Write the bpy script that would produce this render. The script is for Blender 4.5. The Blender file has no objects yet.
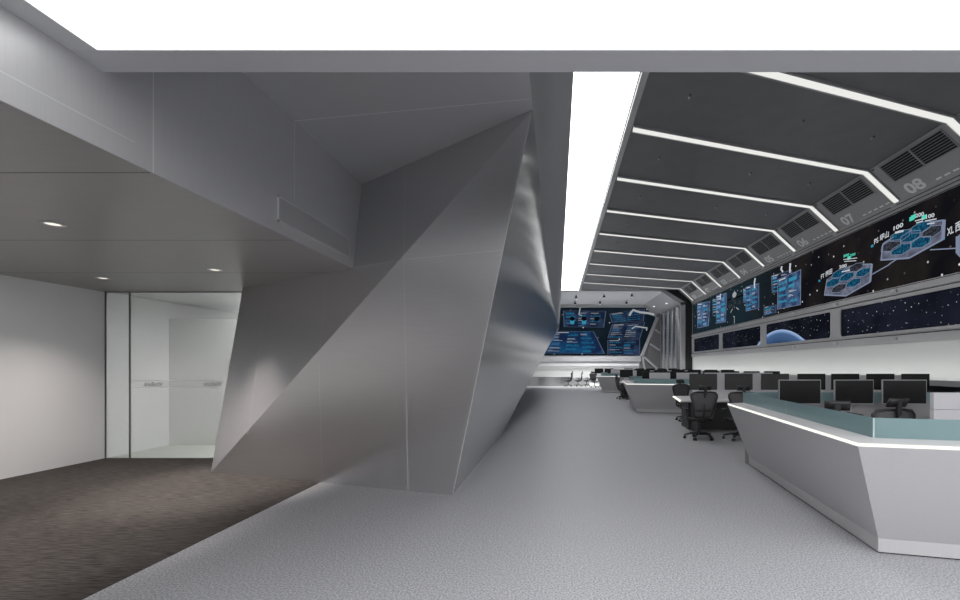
import bpy, bmesh, math, random
from mathutils import Vector, Matrix
random.seed(7)
C = bpy.context.scene.collection
PI = math.pi
H = 1.6                      # eye height
FP = 960 * 17 / 36           # focal length in pixels
V = Vector

# ------------------------------------------------------------------ geometry helpers
def ray(px, py):
    return V(((px - 557) / FP, 1.0, -(py - 366) / FP))
EYE = V((0, 0, H))
def on_plane(px, py, p, n):
    d = ray(px, py)
    t = (p - EYE).dot(n) / d.dot(n)
    return EYE + d * t
def on_wall(px, py, x=10.25):            # a point of the right-hand screen wall
    return on_plane(px, py, V((x, 0, 0)), V((1, 0, 0)))
def on_far(px, py, y=41.9):
    return on_plane(px, py, V((0, y, 0)), V((0, 1, 0)))

class MB:
    def __init__(s):
        s.v = []; s.f = []; s.m = []; s.sm = []
    def add(s, vs, fs, mi=0, smooth=False):
        o = len(s.v)
        s.v += [V(p) for p in vs]
        for f in fs:
            s.f.append([i + o for i in f]); s.m.append(mi); s.sm.append(smooth)
        return s
    def box(s, x0, x1, y0, y1, z0, z1, mi=0):
        return s.add([(x0,y0,z0),(x1,y0,z0),(x1,y1,z0),(x0,y1,z0),(x0,y0,z1),(x1,y0,z1),(x1,y1,z1),(x0,y1,z1)],
              [(0,3,2,1),(4,5,6,7),(0,1,5,4),(1,2,6,5),(2,3,7,6),(3,0,4,7)], mi)
    def poly(s, pts, mi=0):
        return s.add(pts, [tuple(range(len(pts)))], mi)
    def prism(s, pts, d, mi=0):
        n = len(pts); d = V(d)
        a = [V(p) for p in pts]; b = [p + d for p in a]
        fs = [tuple(range(n)), tuple(range(2*n-1, n-1, -1))]
        fs += [(i, (i+1) % n, n + (i+1) % n, n + i) for i in range(n)]
        return s.add(a + b, fs, mi)
    def bar(s, p0, p1, w, h, up=(0,0,1), mi=0):
        p0, p1 = V(p0), V(p1); d = (p1-p0).normalized()
        r = d.cross(V(up)).normalized(); u = r.cross(d)
        a = [p0 + r*sx*w/2 + u*sy*h/2 for sx, sy in ((-1,-1),(1,-1),(1,1),(-1,1))]
        return s.prism(a, p1-p0, mi)
    def tube(s, pts, r, n=8, mi=0, closed=False):
        pts = [V(p) for p in pts]; k = len(pts)
        rs = r if isinstance(r, (list, tuple)) else [r]*k
        rings = []; ref = None
        for i, p in enumerate(pts):
            if closed: d = pts[(i+1) % k] - pts[i-1]
            else: d = pts[min(i+1, k-1)] - pts[max(i-1, 0)]
            d.normalize()
            if ref is None:
                ref = d.orthogonal().normalized()
            ref = (ref - d*ref.dot(d)).normalized()
            b = d.cross(ref)
            rings += [p + (ref*math.cos(2*PI*j/n) + b*math.sin(2*PI*j/n))*rs[i] for j in range(n)]
        fs = []
        for i in range(k if closed else k-1):
            a, c = i*n, ((i+1) % k)*n
            fs += [(a+j, a+(j+1) % n, c+(j+1) % n, c+j) for j in range(n)]
        if not closed:
            fs += [tuple(range(n-1, -1, -1)), tuple(range((k-1)*n, k*n))]
        return s.add(rings, fs, mi, True)
    def lathe(s, prof, n=16, c=(0,0,0), mi=0, cap=True):
        c = V(c); vs = []; k = len(prof)
        for r, z in prof:
            vs += [c + V((r*math.cos(2*PI*j/n), r*math.sin(2*PI*j/n), z)) for j in range(n)]
        fs = [(i*n+j, i*n+(j+1) % n, (i+1)*n+(j+1) % n, (i+1)*n+j) for i in range(k-1) for j in range(n)]
        if cap: fs += [tuple(range(n-1, -1, -1)), tuple(range((k-1)*n, k*n))]
        return s.add(vs, fs, mi, True)
    def grid(s, rows, mi=0, smooth=True):
        k = len(rows[0]); vs = [p for r in rows for p in r]
        fs = [(i*k+j, i*k+j+1, (i+1)*k+j+1, (i+1)*k+j) for i in range(len(rows)-1) for j in range(k-1)]
        return s.add(vs, fs, mi, smooth)
    def build(s, name, mats, parent=None, loc=None, bevel=0, solid=0, recalc=True):
        me = bpy.data.meshes.new(name)
        me.from_pydata([tuple(p) for p in s.v], [], s.f)
        me.polygons.foreach_set('material_index', s.m)
        me.polygons.foreach_set('use_smooth', s.sm)
        if recalc:
            bm = bmesh.new(); bm.from_mesh(me)
            bmesh.ops.recalc_face_normals(bm, faces=bm.faces)
            bm.to_mesh(me); bm.free()
        for m in (mats if isinstance(mats, (list, tuple)) else [mats]):
            me.materials.append(m)
        o = bpy.data.objects.new(name, me); C.objects.link(o)
        if parent: o.parent = parent
        if loc: o.location = loc
        if solid:
            md = o.modifiers.new('thickness', 'SOLIDIFY'); md.thickness = solid; md.offset = 0
        if bevel:
            md = o.modifiers.new('edge', 'BEVEL'); md.width = bevel; md.segments = 2
            md.limit_method = 'ANGLE'; md.angle_limit = math.radians(40)
        return o

def tag(o, label=None, cat=None, group=None, kind=None):
    for k, v in (('label', label), ('category', cat), ('group', group), ('kind', kind)):
        if v: o[k] = v
    return o
def empty(name, loc, rz=0, label=None, cat=None, group=None):
    o = bpy.data.objects.new(name, None); C.objects.link(o)
    o.empty_display_size = .1
    o.location = loc; o.rotation_euler = (0, 0, rz)
    return tag(o, label, cat, group)
def struct(name, mb, m, **k):
    return tag(mb.build(name, m, **k), kind='structure')
def kids(o): return list(o.children)
def copy_tree(o, parent=None):
    c = o.copy(); C.objects.link(c)
    if parent: c.parent = parent
    for ch in kids(o): copy_tree(ch, c)
    return c

def text_geo(body, bold=0.0):
    cu = bpy.data.curves.new('lettering', 'FONT'); cu.body = body; cu.offset = bold; cu.resolution_u = 4
    ob = bpy.data.objects.new('lettering', cu); C.objects.link(ob)
    bpy.context.view_layer.update()
    me = bpy.data.meshes.new_from_object(ob.evaluated_get(bpy.context.evaluated_depsgraph_get()))
    vs = [(p.co.x, p.co.y) for p in me.vertices]; fs = [tuple(p.vertices) for p in me.polygons]
    bpy.data.objects.remove(ob); bpy.data.curves.remove(cu); bpy.data.meshes.remove(me)
    if not vs: return [], [], 1
    x0 = min(v[0] for v in vs); x1 = max(v[0] for v in vs); y0 = min(v[1] for v in vs); y1 = max(v[1] for v in vs)
    return [((x-x0)/(x1-x0), (y-y0)/(y1-y0)) for x, y in vs], fs, (x1-x0)/(y1-y0)
def lettering(mb, body, o, ex, ey, mi=0, bold=0.0, flip=False):
    """text filling the parallelogram o + u*ex + v*ey"""
    vs, fs, asp = text_geo(body, bold)
    o, ex, ey = V(o), V(ex), V(ey)
    mb.add([o + ex*((1-u) if flip else u) + ey*v for u, v in vs], fs, mi)

# ------------------------------------------------------------------ materials
def nodes(name):
    m = bpy.data.materials.new(name); m.use_nodes = True
    nt = m.node_tree; nt.nodes.clear()
    out = nt.nodes.new('ShaderNodeOutputMaterial')
    return m, nt, out
def N(nt, t, **k):
    n = nt.nodes.new(t)
    for a, b in k.items(): setattr(n, a, b)
    return n
def pbr(name, col, rough=.5, metal=0.0, noise=0.0, scale=(40,40,40), bump=0.0, spec=.5, aniso=0.0, detail=3):
    m, nt, out = nodes(name)
    b = N(nt, 'ShaderNodeBsdfPrincipled')
    b.inputs['Base Color'].default_value = (*col, 1)
    b.inputs['Roughness'].default_value = rough
    b.inputs['Metallic'].default_value = metal
    b.inputs['Specular IOR Level'].default_value = spec
    if aniso: b.inputs['Anisotropic'].default_value = aniso
    nt.links.new(b.outputs[0], out.inputs[0])
    if noise or bump:
        tc = N(nt, 'ShaderNodeTexCoord'); mp = N(nt, 'ShaderNodeMapping')
        mp.inputs['Scale'].default_value = scale
        nz = N(nt, 'ShaderNodeTexNoise'); nz.inputs['Detail'].default_value = detail; nz.inputs['Scale'].default_value = 1
        nt.links.new(tc.outputs['Object'], mp.inputs[0]); nt.links.new(mp.outputs[0], nz.inputs['Vector'])
        if noise:
            cr = N(nt, 'ShaderNodeValToRGB')
            cr.color_ramp.elements[0].position = .3; cr.color_ramp.elements[1].position = .7
            cr.color_ramp.elements[0].color = (*[c*(1-noise) for c in col], 1)
            cr.color_ramp.elements[1].color = (*[min(1, c*(1+noise)) for c in col], 1)
            nt.links.new(nz.outputs[0], cr.inputs[0]); nt.links.new(cr.outputs[0], b.inputs['Base Color'])
        if bump:
            bp = N(nt, 'ShaderNodeBump'); bp.inputs['Strength'].default_value = bump; bp.inputs['Distance'].default_value = .002
            nt.links.new(nz.outputs[0], bp.inputs['Height']); nt.links.new(bp.outputs[0], b.inputs['Normal'])
    return m
def emit(name, col, s=1.0):
    m, nt, out = nodes(name)
    e = N(nt, 'ShaderNodeEmission'); e.inputs[0].default_value = (*col, 1); e.inputs[1].default_value = s
    nt.links.new(e.outputs[0], out.inputs[0]); return m

E_NEAR, E_HALL, E_STRIP, E_COVE = 2.5, 4.6, .85, 9.0
M = {}
M['metal'] = pbr('brushed_aluminium', (.63,.63,.645), .33, .88, .03, (3,3,160))
M['metal_side'] = pbr('polished_aluminium', (.58,.58,.582), .2, .9, .03, (3,3,160))
M['seam'] = pbr('panel_joint', (.72,.72,.72), .5)
M['seam_dark'] = pbr('panel_joint_dark', (.1,.1,.1), .6)
M['fascia'] = pbr('grey_panel', (.50,.50,.515), .42, .4, .03, (3,160,3))
M['bulkhead'] = pbr('satin_metal', (.58,.58,.59), .42, .8)
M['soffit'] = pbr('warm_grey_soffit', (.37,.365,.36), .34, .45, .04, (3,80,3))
M['frame_grey'] = pbr('grey_frame', (.55,.55,.57), .5, .2)
M['white_wall'] = pbr('white_wall', (.72,.73,.72), .6)
M['lobby_wall'] = pbr('pale_wall', (.84,.84,.85), .35)
M['corridor_floor'] = pbr('corridor_floor', (.62,.64,.58), .4)
M['dark_ceiling'] = pbr('dark_grey_panel', (.235,.235,.24), .5, .3, .05, (2,2,2))
M['dark_void'] = pbr('black_recess', (.012,.012,.013), .6)
M['rail'] = pbr('gunmetal_rail', (.60,.60,.605), .42, .3)
M['slope'] = pbr('slope_panel', (.45,.45,.46), .5, .2)
M['slope_light'] = pbr('slope_marking', (.95,.95,.95), .6)
M['louver'] = pbr('louver_slat', (.40,.40,.41), .5, .3)
M['silver'] = pbr('silver', (.7,.7,.7), .3, .8)
M['fin'] = pbr('fin_metal', (.42,.42,.43), .25, .95)
M['chrome'] = pbr('chrome', (.85,.85,.85), .1, 1.0)
M['desk'] = pbr('desk_panel', (.57,.565,.58), .45, .05, .03, (150,150,2))
M['desk_top'] = pbr('desk_top', (.68,.67,.68), .35)
M['desk_inner'] = pbr('bench_grey', (.36,.355,.37), .45)
M['under'] = pbr('dark_bench_frame', (.06,.06,.062), .5)
M['lilac'] = pbr('pale_lilac_panel', (.74,.73,.77), .5)
M['black'] = pbr('black_plastic', (.018,.018,.019), .45)
M['frame_black'] = pbr('graphite_frame', (.03,.03,.031), .35)
M['mesh'] = pbr('graphite_mesh', (.115,.115,.118), .7)
M['screen_off'] = pbr('switched_off_screen', (.008,.008,.009), .28, spec=.35)
M['screen_sheen'] = pbr('painted_sheen_screen', (.045,.044,.045), .42, spec=.5)  # bright reflection on a dark screen, put into the grey base colour
M['bezel'] = pbr('silver_bezel', (.42,.42,.43), .35, .6)
M['lamp_near'] = emit('ceiling_diffuser', (1,1,1), E_NEAR)
M['lamp_hall'] = emit('hall_diffuser', (1,1,1), E_HALL)
M['lamp_strip'] = emit('strip_diffuser', (1,1,.96), E_STRIP)
M['lamp_cove'] = emit('cove_diffuser', (1,1,.98), E_COVE)
M['lamp_desk'] = emit('desk_led', (1,1,.93), 1.15)
M['lamp_corr_added'] = emit('added_corridor_glow', (1,1,.99), 20.0)
M['lamp_down'] = emit('downlight_bulb', (1,.94,.85), 1.1)
M['letter'] = pbr('grey_lettering', (.20,.205,.205), .6)

def floor_mat():
    m, nt, out = nodes('speckled_vinyl')
    b = N(nt, 'ShaderNodeBsdfPrincipled'); tc = N(nt, 'ShaderNodeTexCoord')
    n1 = N(nt, 'ShaderNodeTexNoise'); n1.inputs['Scale'].default_value = 68; n1.inputs['Detail'].default_value = 4
    n1.inputs['Roughness'].default_value = .75
    cr = N(nt, 'ShaderNodeValToRGB')
    cr.color_ramp.elements[0].position = .36; cr.color_ramp.elements[1].position = .64
    cr.color_ramp.elements[0].color = (.185,.186,.199,1); cr.color_ramp.elements[1].color = (.60,.602,.638,1)
    nt.links.new(tc.outputs['Object'], n1.inputs['Vector']); nt.links.new(n1.outputs[0], cr.inputs[0])
    nt.links.new(cr.outputs[0], b.inputs['Base Color'])
    b.inputs['Roughness'].default_value = .5; b.inputs['Specular IOR Level'].default_value = .35
    nt.links.new(b.outputs[0], out.inputs[0]); return m
def carpet_mat():
    m, nt, out = nodes('woven_brown_carpet')
    b = N(nt, 'ShaderNodeBsdfPrincipled'); tc = N(nt, 'ShaderNodeTexCoord'); mp = N(nt, 'ShaderNodeMapping')
    mp.inputs['Scale'].default_value = (3.5, 55, 1); mp.inputs['Rotation'].default_value = (0,0,math.radians(-4))
    n1 = N(nt, 'ShaderNodeTexNoise'); n1.inputs['Scale'].default_value = 1.6; n1.inputs['Detail'].default_value = 6; n1.inputs['Roughness'].default_value = .7
    cr = N(nt, 'ShaderNodeValToRGB')
    cr.color_ramp.elements[0].position = .40; cr.color_ramp.elements[1].position = .62
    cr.color_ramp.elements[0].color = (.026,.0235,.0225,1); cr.color_ramp.elements[1].color = (.10,.089,.083,1)
    nt.links.new(tc.outputs['Object'], mp.inputs[0]); nt.links.new(mp.outputs[0], n1.inputs['Vector']); nt.links.new(n1.outputs[0], cr.inputs[0])
    nt.links.new(cr.outputs[0], b.inputs['Base Color'])
    bp = N(nt, 'ShaderNodeBump'); bp.inputs['Strength'].default_value = .4; bp.inputs['Distance'].default_value = .004
    nt.links.new(n1.outputs[0], bp.inputs['Height']); nt.links.new(bp.outputs[0], b.inputs['Normal'])
    b.inputs['Roughness'].default_value = .9; b.inputs['Specular IOR Level'].default_value = .2
    nt.links.new(b.outputs[0], out.inputs[0]); return m
def glass_mat(name, tint, film, filmcol=(.8,.8,.8)):
    m, nt, out = nodes(name)
    tr = N(nt, 'ShaderNodeBsdfTransparent'); tr.inputs[0].default_value = (*tint, 1)
    gl = N(nt, 'ShaderNodeBsdfGlossy'); gl.inputs['Roughness'].default_value = .03
    df = N(nt, 'ShaderNodeBsdfDiffuse'); df.inputs[0].default_value = (*filmcol, 1)
    tl = N(nt, 'ShaderNodeBsdfTranslucent'); tl.inputs[0].default_value = (*filmcol, 1)
    ad = N(nt, 'ShaderNodeMixShader'); ad.inputs[0].default_value = .5
    nt.links.new(df.outputs[0], ad.inputs[1]); nt.links.new(tl.outputs[0], ad.inputs[2])
    m1 = N(nt, 'ShaderNodeMixShader'); m1.inputs[0].default_value = film
    nt.links.new(tr.outputs[0], m1.inputs[1]); nt.links.new(ad.outputs[0], m1.inputs[2])
    fr = N(nt, 'ShaderNodeFresnel'); fr.inputs[0].default_value = 1.3
    m2 = N(nt, 'ShaderNodeMixShader')
    nt.links.new(fr.outputs[0], m2.inputs[0]); nt.links.new(m1.outputs[0], m2.inputs[1]); nt.links.new(gl.outputs[0], m2.inputs[2])
    nt.links.new(m2.outputs[0], out.inputs[0]); return m
M['floor'] = floor_mat(); M['carpet'] = carpet_mat()
M['glass'] = glass_mat('clear_glass', (.95,.955,.955), .28, (.78,.78,.79))
M['glass_film'] = glass_mat('filmed_glass', (.95,.97,.96), .30, (.75,.75,.76))
M['glass_teal'] = glass_mat('frosted_teal_glass', (.5,.7,.72), .9, (.40,.56,.585))
M['glass_edge'] = pbr('glass_edge', (.55,.68,.68), .2)

def space_mat(name, base, haze, stars=9.0, axis=1, y0=0, y1=1, base2=None):
    """night-sky picture shown on a screen"""
    m, nt, out = nodes(name)
    tc = N(nt, 'ShaderNodeTexCoord')
    vo = N(nt, 'ShaderNodeTexVoronoi', voronoi_dimensions='2D'); vo.inputs['Scale'].default_value = stars
    lt = N(nt, 'ShaderNodeMapRange'); lt.inputs['From Min'].default_value = .025; lt.inputs['From Max'].default_value = .08
    lt.inputs['To Min'].default_value = 1; lt.inputs['To Max'].default_value = 0
    sp = N(nt, 'ShaderNodeSeparateXYZ'); cb = N(nt, 'ShaderNodeCombineXYZ'); nt.links.new(tc.outputs['Object'], sp.inputs[0])
    nt.links.new(sp.outputs[axis], cb.inputs[0]); nt.links.new(sp.outputs[2], cb.inputs[1]); nt.links.new(cb.outputs[0], vo.inputs['Vector']); nt.links.new(vo.outputs['Distance'], lt.inputs['Value'])
    se = N(nt, 'ShaderNodeSeparateColor'); nt.links.new(vo.outputs['Color'], se.inputs[0])
    pw = N(nt, 'ShaderNodeMath', operation='POWER'); nt.links.new(se.outputs[0], pw.inputs[0]); pw.inputs[1].default_value = 3.0
    st = N(nt, 'ShaderNodeMath', operation='MULTIPLY'); nt.links.new(lt.outputs[0], st.inputs[0]); nt.links.new(pw.outputs[0], st.inputs[1])
    nz = N(nt, 'ShaderNodeTexNoise'); nz.inputs['Scale'].default_value = .7; nz.inputs['Detail'].default_value = 5
    nt.links.new(tc.outputs['Object'], nz.inputs['Vector'])
    cr = N(nt, 'ShaderNodeValToRGB'); cr.color_ramp.elements[0].position = .42; cr.color_ramp.elements[1].position = .8
    cr.color_ramp.elements[0].color = (*base, 1); cr.color_ramp.elements[1].color = (*haze, 1)
    nt.links.new(nz.outputs[0], cr.inputs[0])
    col = cr.outputs[0]
    if base2:
        sx = N(nt, 'ShaderNodeSeparateXYZ'); nt.links.new(tc.outputs['Object'], sx.inputs[0])
        mr = N(nt, 'ShaderNodeMapRange'); mr.inputs['From Min'].default_value = y0; mr.inputs['From Max'].default_value = y1
        nt.links.new(sx.outputs[1], mr.inputs['Value'])
        mx = N(nt, 'ShaderNodeMix', data_type='RGBA'); nt.links.new(mr.outputs[0], mx.inputs[0])
        nt.links.new(col, mx.inputs[6]); mx.inputs[7].default_value = (*base2, 1); col = mx.outputs[2]
    ad = N(nt, 'ShaderNodeMix', data_type='RGBA', blend_type='ADD'); ad.inputs[0].default_value = 1
    cs = N(nt, 'ShaderNodeCombineColor')
    for i in range(3): nt.links.new(st.outputs[0], cs.inputs[i])
    nt.links.new(col, ad.inputs[6]); nt.links.new(cs.outputs[0], ad.inputs[7])
    e = N(nt, 'ShaderNodeEmission'); nt.links.new(ad.outputs[2], e.inputs[0])
    nt.links.new(e.outputs[0], out.inputs[0]); return m
def noise_emit(name, a, b, scale, lo=.4, hi=.65):
    m, nt, out = nodes(name)
    tc = N(nt, 'ShaderNodeTexCoord'); nz = N(nt, 'ShaderNodeTexNoise'); nz.inputs['Scale'].default_value = scale; nz.inputs['Detail'].default_value = 2
    cr = N(nt, 'ShaderNodeValToRGB'); cr.color_ramp.elements[0].position = lo; cr.color_ramp.elements[1].position = hi
    cr.color_ramp.elements[0].color = (*a, 1); cr.color_ramp.elements[1].color = (*b, 1)
    e = N(nt, 'ShaderNodeEmission')
    nt.links.new(tc.outputs['Object'], nz.inputs['Vector']); nt.links.new(nz.outputs[0], cr.inputs[0]); nt.links.new(cr.outputs[0], e.inputs[0])
    nt.links.new(e.outputs[0], out.inputs[0]); return m
M['space_wall'] = space_mat('starfield_wide', (.006,.006,.008), (.022,.018,.016), 1.9, 1, 19.5, 25, (.010,.020,.027))
M['space_low'] = space_mat('starfield_low', (.005,.006,.010), (.016,.019,.033), 4.2)
M['space_far'] = space_mat('starfield_far', (.005,.010,.016), (.009,.017,.026), 1.2, 0)
M['pan_blue'] = noise_emit('panel_blue', (.02,.04,.10), (.08,.15,.27), 2.2)
M['pan_navy'] = noise_emit('panel_navy', (.008,.014,.034), (.026,.042,.085), 1.2)
M['pan_deep'] = noise_emit('panel_deep_blue', (.008,.018,.055), (.008,.06,.15), .9)
M['hex_blue'] = noise_emit('cell_blue', (.004,.03,.07), (.012,.11,.19), 16)
M['hex_dark'] = noise_emit('cell_dark', (.015,.016,.022), (.05,.055,.07), 16)
M['board'] = noise_emit('board_grey', (.075,.082,.12), (.16,.175,.235), 3)
M['line'] = emit('pale_blue_line', (.20,.235,.33), 1)
M['cyan'] = emit('cyan_graphic', (.035,.24,.38), 1)
M['sky_blue'] = emit('sky_blue_graphic', (.10,.24,.42), 1)
M['cyan_dim'] = emit('cyan_graphic_dim', (.012,.10,.19), 1); M['line_dim'] = emit('blue_line_dim', (.07,.095,.15), 1); M['blue_dim'] = emit('blue_graphic_dim', (.03,.09,.19), 1)
M['green'] = emit('green_graphic', (.08,.62,.46), 1)
M['white_px'] = emit('white_graphic', (.55,.58,.62), 1)
M['grey_px'] = emit('grey_graphic', (.32,.34,.36), 1)
M['blk_px'] = emit('black_graphic', (.004,.004,.006), 1)
def earth_mat(cy, cz, R):
    m, nt, out = nodes('planet_picture')
    tc = N(nt, 'ShaderNodeTexCoord'); mp = N(nt, 'ShaderNodeMapping'); mp.inputs['Location'].default_value = (0, -cy, -cz)
    sc = N(nt, 'ShaderNodeVectorMath', operation='MULTIPLY'); sc.inputs[1].default_value = (0,1,1)
    ln = N(nt, 'ShaderNodeVectorMath', operation='LENGTH')
    mr = N(nt, 'ShaderNodeMapRange'); mr.inputs['From Min'].default_value = R*.86; mr.inputs['From Max'].default_value = R
    cr = N(nt, 'ShaderNodeValToRGB'); e0, e1 = cr.color_ramp.elements
    e0.color = (.025,.055,.12,1); e1.color = (.32,.45,.70,1); e1.position = .97
    k = cr.color_ramp.elements.new(.72); k.color = (.06,.12,.25,1)
    e = N(nt, 'ShaderNodeEmission')
    nt.links.new(tc.outputs['Object'], mp.inputs[0]); nt.links.new(mp.outputs[0], sc.inputs[0]); nt.links.new(sc.outputs[0], ln.inputs[0])
    nt.links.new(ln.outputs['Value'], mr.inputs['Value']); nt.links.new(mr.outputs[0], cr.inputs[0]); nt.links.new(cr.outputs[0], e.inputs[0])
    nt.links.new(e.outputs[0], out.inputs[0]); return m

# ------------------------------------------------------------------ the setting
ZS = 2.89            # lobby soffit
ZT = 7.4             # hall ceiling
XW = 10.25           # face of the screen wall
YE = 34.6            # end of the hall, start of the alcove
YF = 42.0            # far wall
struct('floor_hall', MB().prism([(-3.25,-5,0),(10.6,-5,0),(10.6,42.3,0),(-3.25,42.3,0)], (0,0,-.2)), M['floor'])
struct('floor_lobby', MB().prism([(-8.1,-5,0),(-3.25,-5,0),(-3.25,7.9,0),(-8.1,7.9,0)], (0,0,-.2)), M['carpet'])
struct('floor_corridor', MB().prism([(-8.1,7.9,0),(-3.25,7.9,0),(-3.25,12.2,0),(-8.1,12.2,0)], (0,0,-.2)), M['corridor_floor'])
struct('floor_platform', MB().box(-2.6, 3.4, 33.2, 41.95, 0, .02), M['white_wall'])
struct('wall_left', MB().box(-8.1,-7.85,-5,12.2,0,3.2), M['lobby_wall'])
struct('wall_back', MB().box(-8.1,10.6,-5.2,-5,0,3.6), M['lobby_wall'])
struct('wall_corridor', MB().box(-8.1,-3.0,12.2,12.4,0,3.2), M['white_wall'])
struct('wall_partition', MB().box(-7.85,-4.2,9.17,9.25,0,2.55), M['white_wall'])
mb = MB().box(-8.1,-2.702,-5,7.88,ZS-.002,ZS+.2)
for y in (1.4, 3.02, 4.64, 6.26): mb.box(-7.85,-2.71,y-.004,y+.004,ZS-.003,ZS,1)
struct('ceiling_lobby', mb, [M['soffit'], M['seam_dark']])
struct('ceiling_corridor', MB().box(-8.1,-3.0,7.92,12.2,ZS,ZS+.2), M['white_wall'])

# ---- faceted metal volume : key points
F = V((-5.22,6.84,0)); G = V((-1.30,5.62,0)); A = V((-.26,4.88,4.36)); E_ = V((-5.19,7.49,ZS))
nL = (E_-F).cross(A-F).normalized()
if nL.y > 0: nL = -nL
def solve_y(x, z):       # y on the left facet plane
    return F.y - ((x-F.x)*nL.x + (z-F.z)*nL.z)/nL.y
Cc = V((-2.7, solve_y(-2.7, ZS), ZS)); B = V((-2.7, solve_y(-2.7, 4.12), 4.12))
Q = V((-1.28,10.1,0)); R = V((-.26,18.4,4.36)); P = V((.08,18.4,3.18)); T = V((.15,YE,4.43)); W = V((-2.5,33,0))
print('C', Cc, 'B', B)

def seam(mb, p0, p1, n, w=.012, mi=1):
    p0, p1 = V(p0), V(p1); n = V(n).normalized(); d = (p1-p0).normalized(); r = d.cross(n)*w/2
    q = n*.0015
    mb.poly([p0-r+q, p1-r+q, p1+r+q, p0+r+q], mi)
fv = empty('faceted_volume', (-3.2,7.2,0), label='tall faceted volume clad in brushed metal sheets, leaning over the carpet edge', cat='wall cladding')
def fbuild(mb, name, mats):
    o = mb.build(name, mats, recalc=False); o.parent = fv; o.matrix_parent_inverse = Matrix.Translation(-V(fv.location)); return o
def facet(name, pts, n, seams=(), mats=None, t=.05):
    mb = MB(); pts = [V(p) for p in pts]
    nn = (pts[1]-pts[0]).cross(pts[2]-pts[0])
    if nn.dot(n) < 0: pts.reverse()
    mb.poly(pts)
    for a, b in seams:
        p0 = on_plane(*a, pts[0], n); p1 = on_plane(*b, pts[0], n); seam(mb, p0, p1, n, .009)
    return fbuild(mb, name, mats or [M['metal'], M['seam']])
facet('side_facet', [F, E_, Cc, B, A], nL, [((268.5,286),(248,434)), ((327,276),(319,361)), ((405.5,167),(404,258)), ((354,268),(403.5,260))])
nF = (G-F).cross(A-F).normalized()
if nF.y > 0: nF = -nF
facet('front_facet', [F, G, A], nF, [((319,362),(322,483)), ((404,261),(408,489)), ((404.5,259.5),(503.5,250)), ((531,113),(453,493))])
def lerp_(a, b, k): return a*(1-k)+b*k
def tri_facets(name, tris, mats):
    mb = MB()
    for t_ in tris:
        a, b, c = [V(p) for p in t_]; n = (b-a).cross(c-a)
        if n.dot(V((1,-.05,-.1))) < 0: b, c = c, b; n = -n
        mb.poly([a, b, c])
    return fbuild(mb, name, mats)
rows = []
for k in range(17):
    v = k/16; a = lerp_(G, A, v)
    b = lerp_(Q, P, v/.73) if v < .73 else lerp_(P, R, (v-.73)/.27)
    rows.append([lerp_(a, b, u/12) for u in range(13)])
fbuild(MB().grid(rows), 'hall_facet', [M['metal_side'], M['seam']])
tri_facets('rear_facet', [(Q,W,P),(W,T,P),(P,T,R)], [M['metal'], M['seam']])
# tilted ceiling facet above the entrance
mb = MB().prism([(-2.7,2.6,4.12),(-.26,2.6,4.36),A,B], (0,0,.12))
nC = V((.24,0,-2.44)).normalized()
seam(mb, (-2.7,4.66,4.12), on_plane(529,99,A,nC), nC, .01)
struct('ceiling_entrance', mb, [M['fascia'], M['seam']], recalc=False)
# fascia above the lobby opening
mb = MB().prism([(-2.7,-5,ZS),(-2.7,Cc.y,ZS),(-2.7,B.y,4.12),(-2.7,2.6,4.12),(-2.7,2.6,3.5),(-2.7,-5,3.5)], (-.12,0,0))
for y, z0, z1 in ((3.03,ZS,3.62),(4.66,3.3,4.1),(1.2,ZS,3.34)): seam(mb, (-2.7,y,z0), (-2.7,y,z1), (1,0,0), .006)
seam(mb, (-2.7,-4,3.03), (-2.7,2.9,3.03), (1,0,0), .003)
struct('wall_fascia', mb, [M['fascia'], M['seam']], recalc=False)
# bulkhead along the hall light
def prof(x0, z0, x1=.187, z1=4.9):
    out = []
    for i in range(11):
        a = i/10*PI/2; u, w = 1-math.cos(a), math.sin(a); lin = i/10
        out.append((x0+(x1-x0)*(.5*lin+.5*u), z0+(z1-z0)*(.5*lin+.5*w)))
    return out
rows = []
for y, x0, z0 in ((2.6,-.26,4.36),(4.88,-.26,4.36),(11,-.26,4.36),(18.4,-.26,4.36),(YE,.15,4.43)):
    rows.append([V((x,y,z)) for x, z in prof(x0, z0)])
mb = MB().grid(rows)
mb.poly([V((.187,2.6,4.9)),V((.187,YE,4.9)),V((.30,YE,ZT)),V((.30,2.6,ZT))])
mb.poly([rows[-1][0], *rows[-1][1:], V((.30,YE,ZT)), V((-2.6,YE,ZT)), V((-2.6,YE,4.43))])
struct('ceiling_bulkhead', mb, M['bulkhead'], recalc=False)
struct('wall_alcove_left', MB().box(-2.8,-2.6,33,YF,0,ZT), M['white_wall'])
# beam, light-well frame, wall over the beam
mb = MB().box(-2.58,10.6,2.513,2.7,3.35,3.5).prism([(-2.7,2.7,3.35),(-2.58,2.7,3.35),(-2.58,2.513,3.35),(-2.7,2.513,3.35)],(0,0,.15))
struct('trim_beam', mb, M['frame_grey'])
struct('trim_light_well', MB().box(-2.7,-2.548,-5,2.513,3.35,3.5), M['rail'])
struct('wall_over_beam', MB().box(-2.82,10.6,2.5,2.6,3.5,7.6), M['dark_ceiling'])
struct('ceiling_near', MB().box(-2.7,10.6,-5,2.6,3.5,3.6), M['white_wall'])
o = tag(MB().box(-2.548,10.3,-4.9,2.513,3.356,3.40).build('ceiling_light', M['lamp_near']), 'wide luminous white ceiling panel in front of the grey beam', 'ceiling light')
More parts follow.
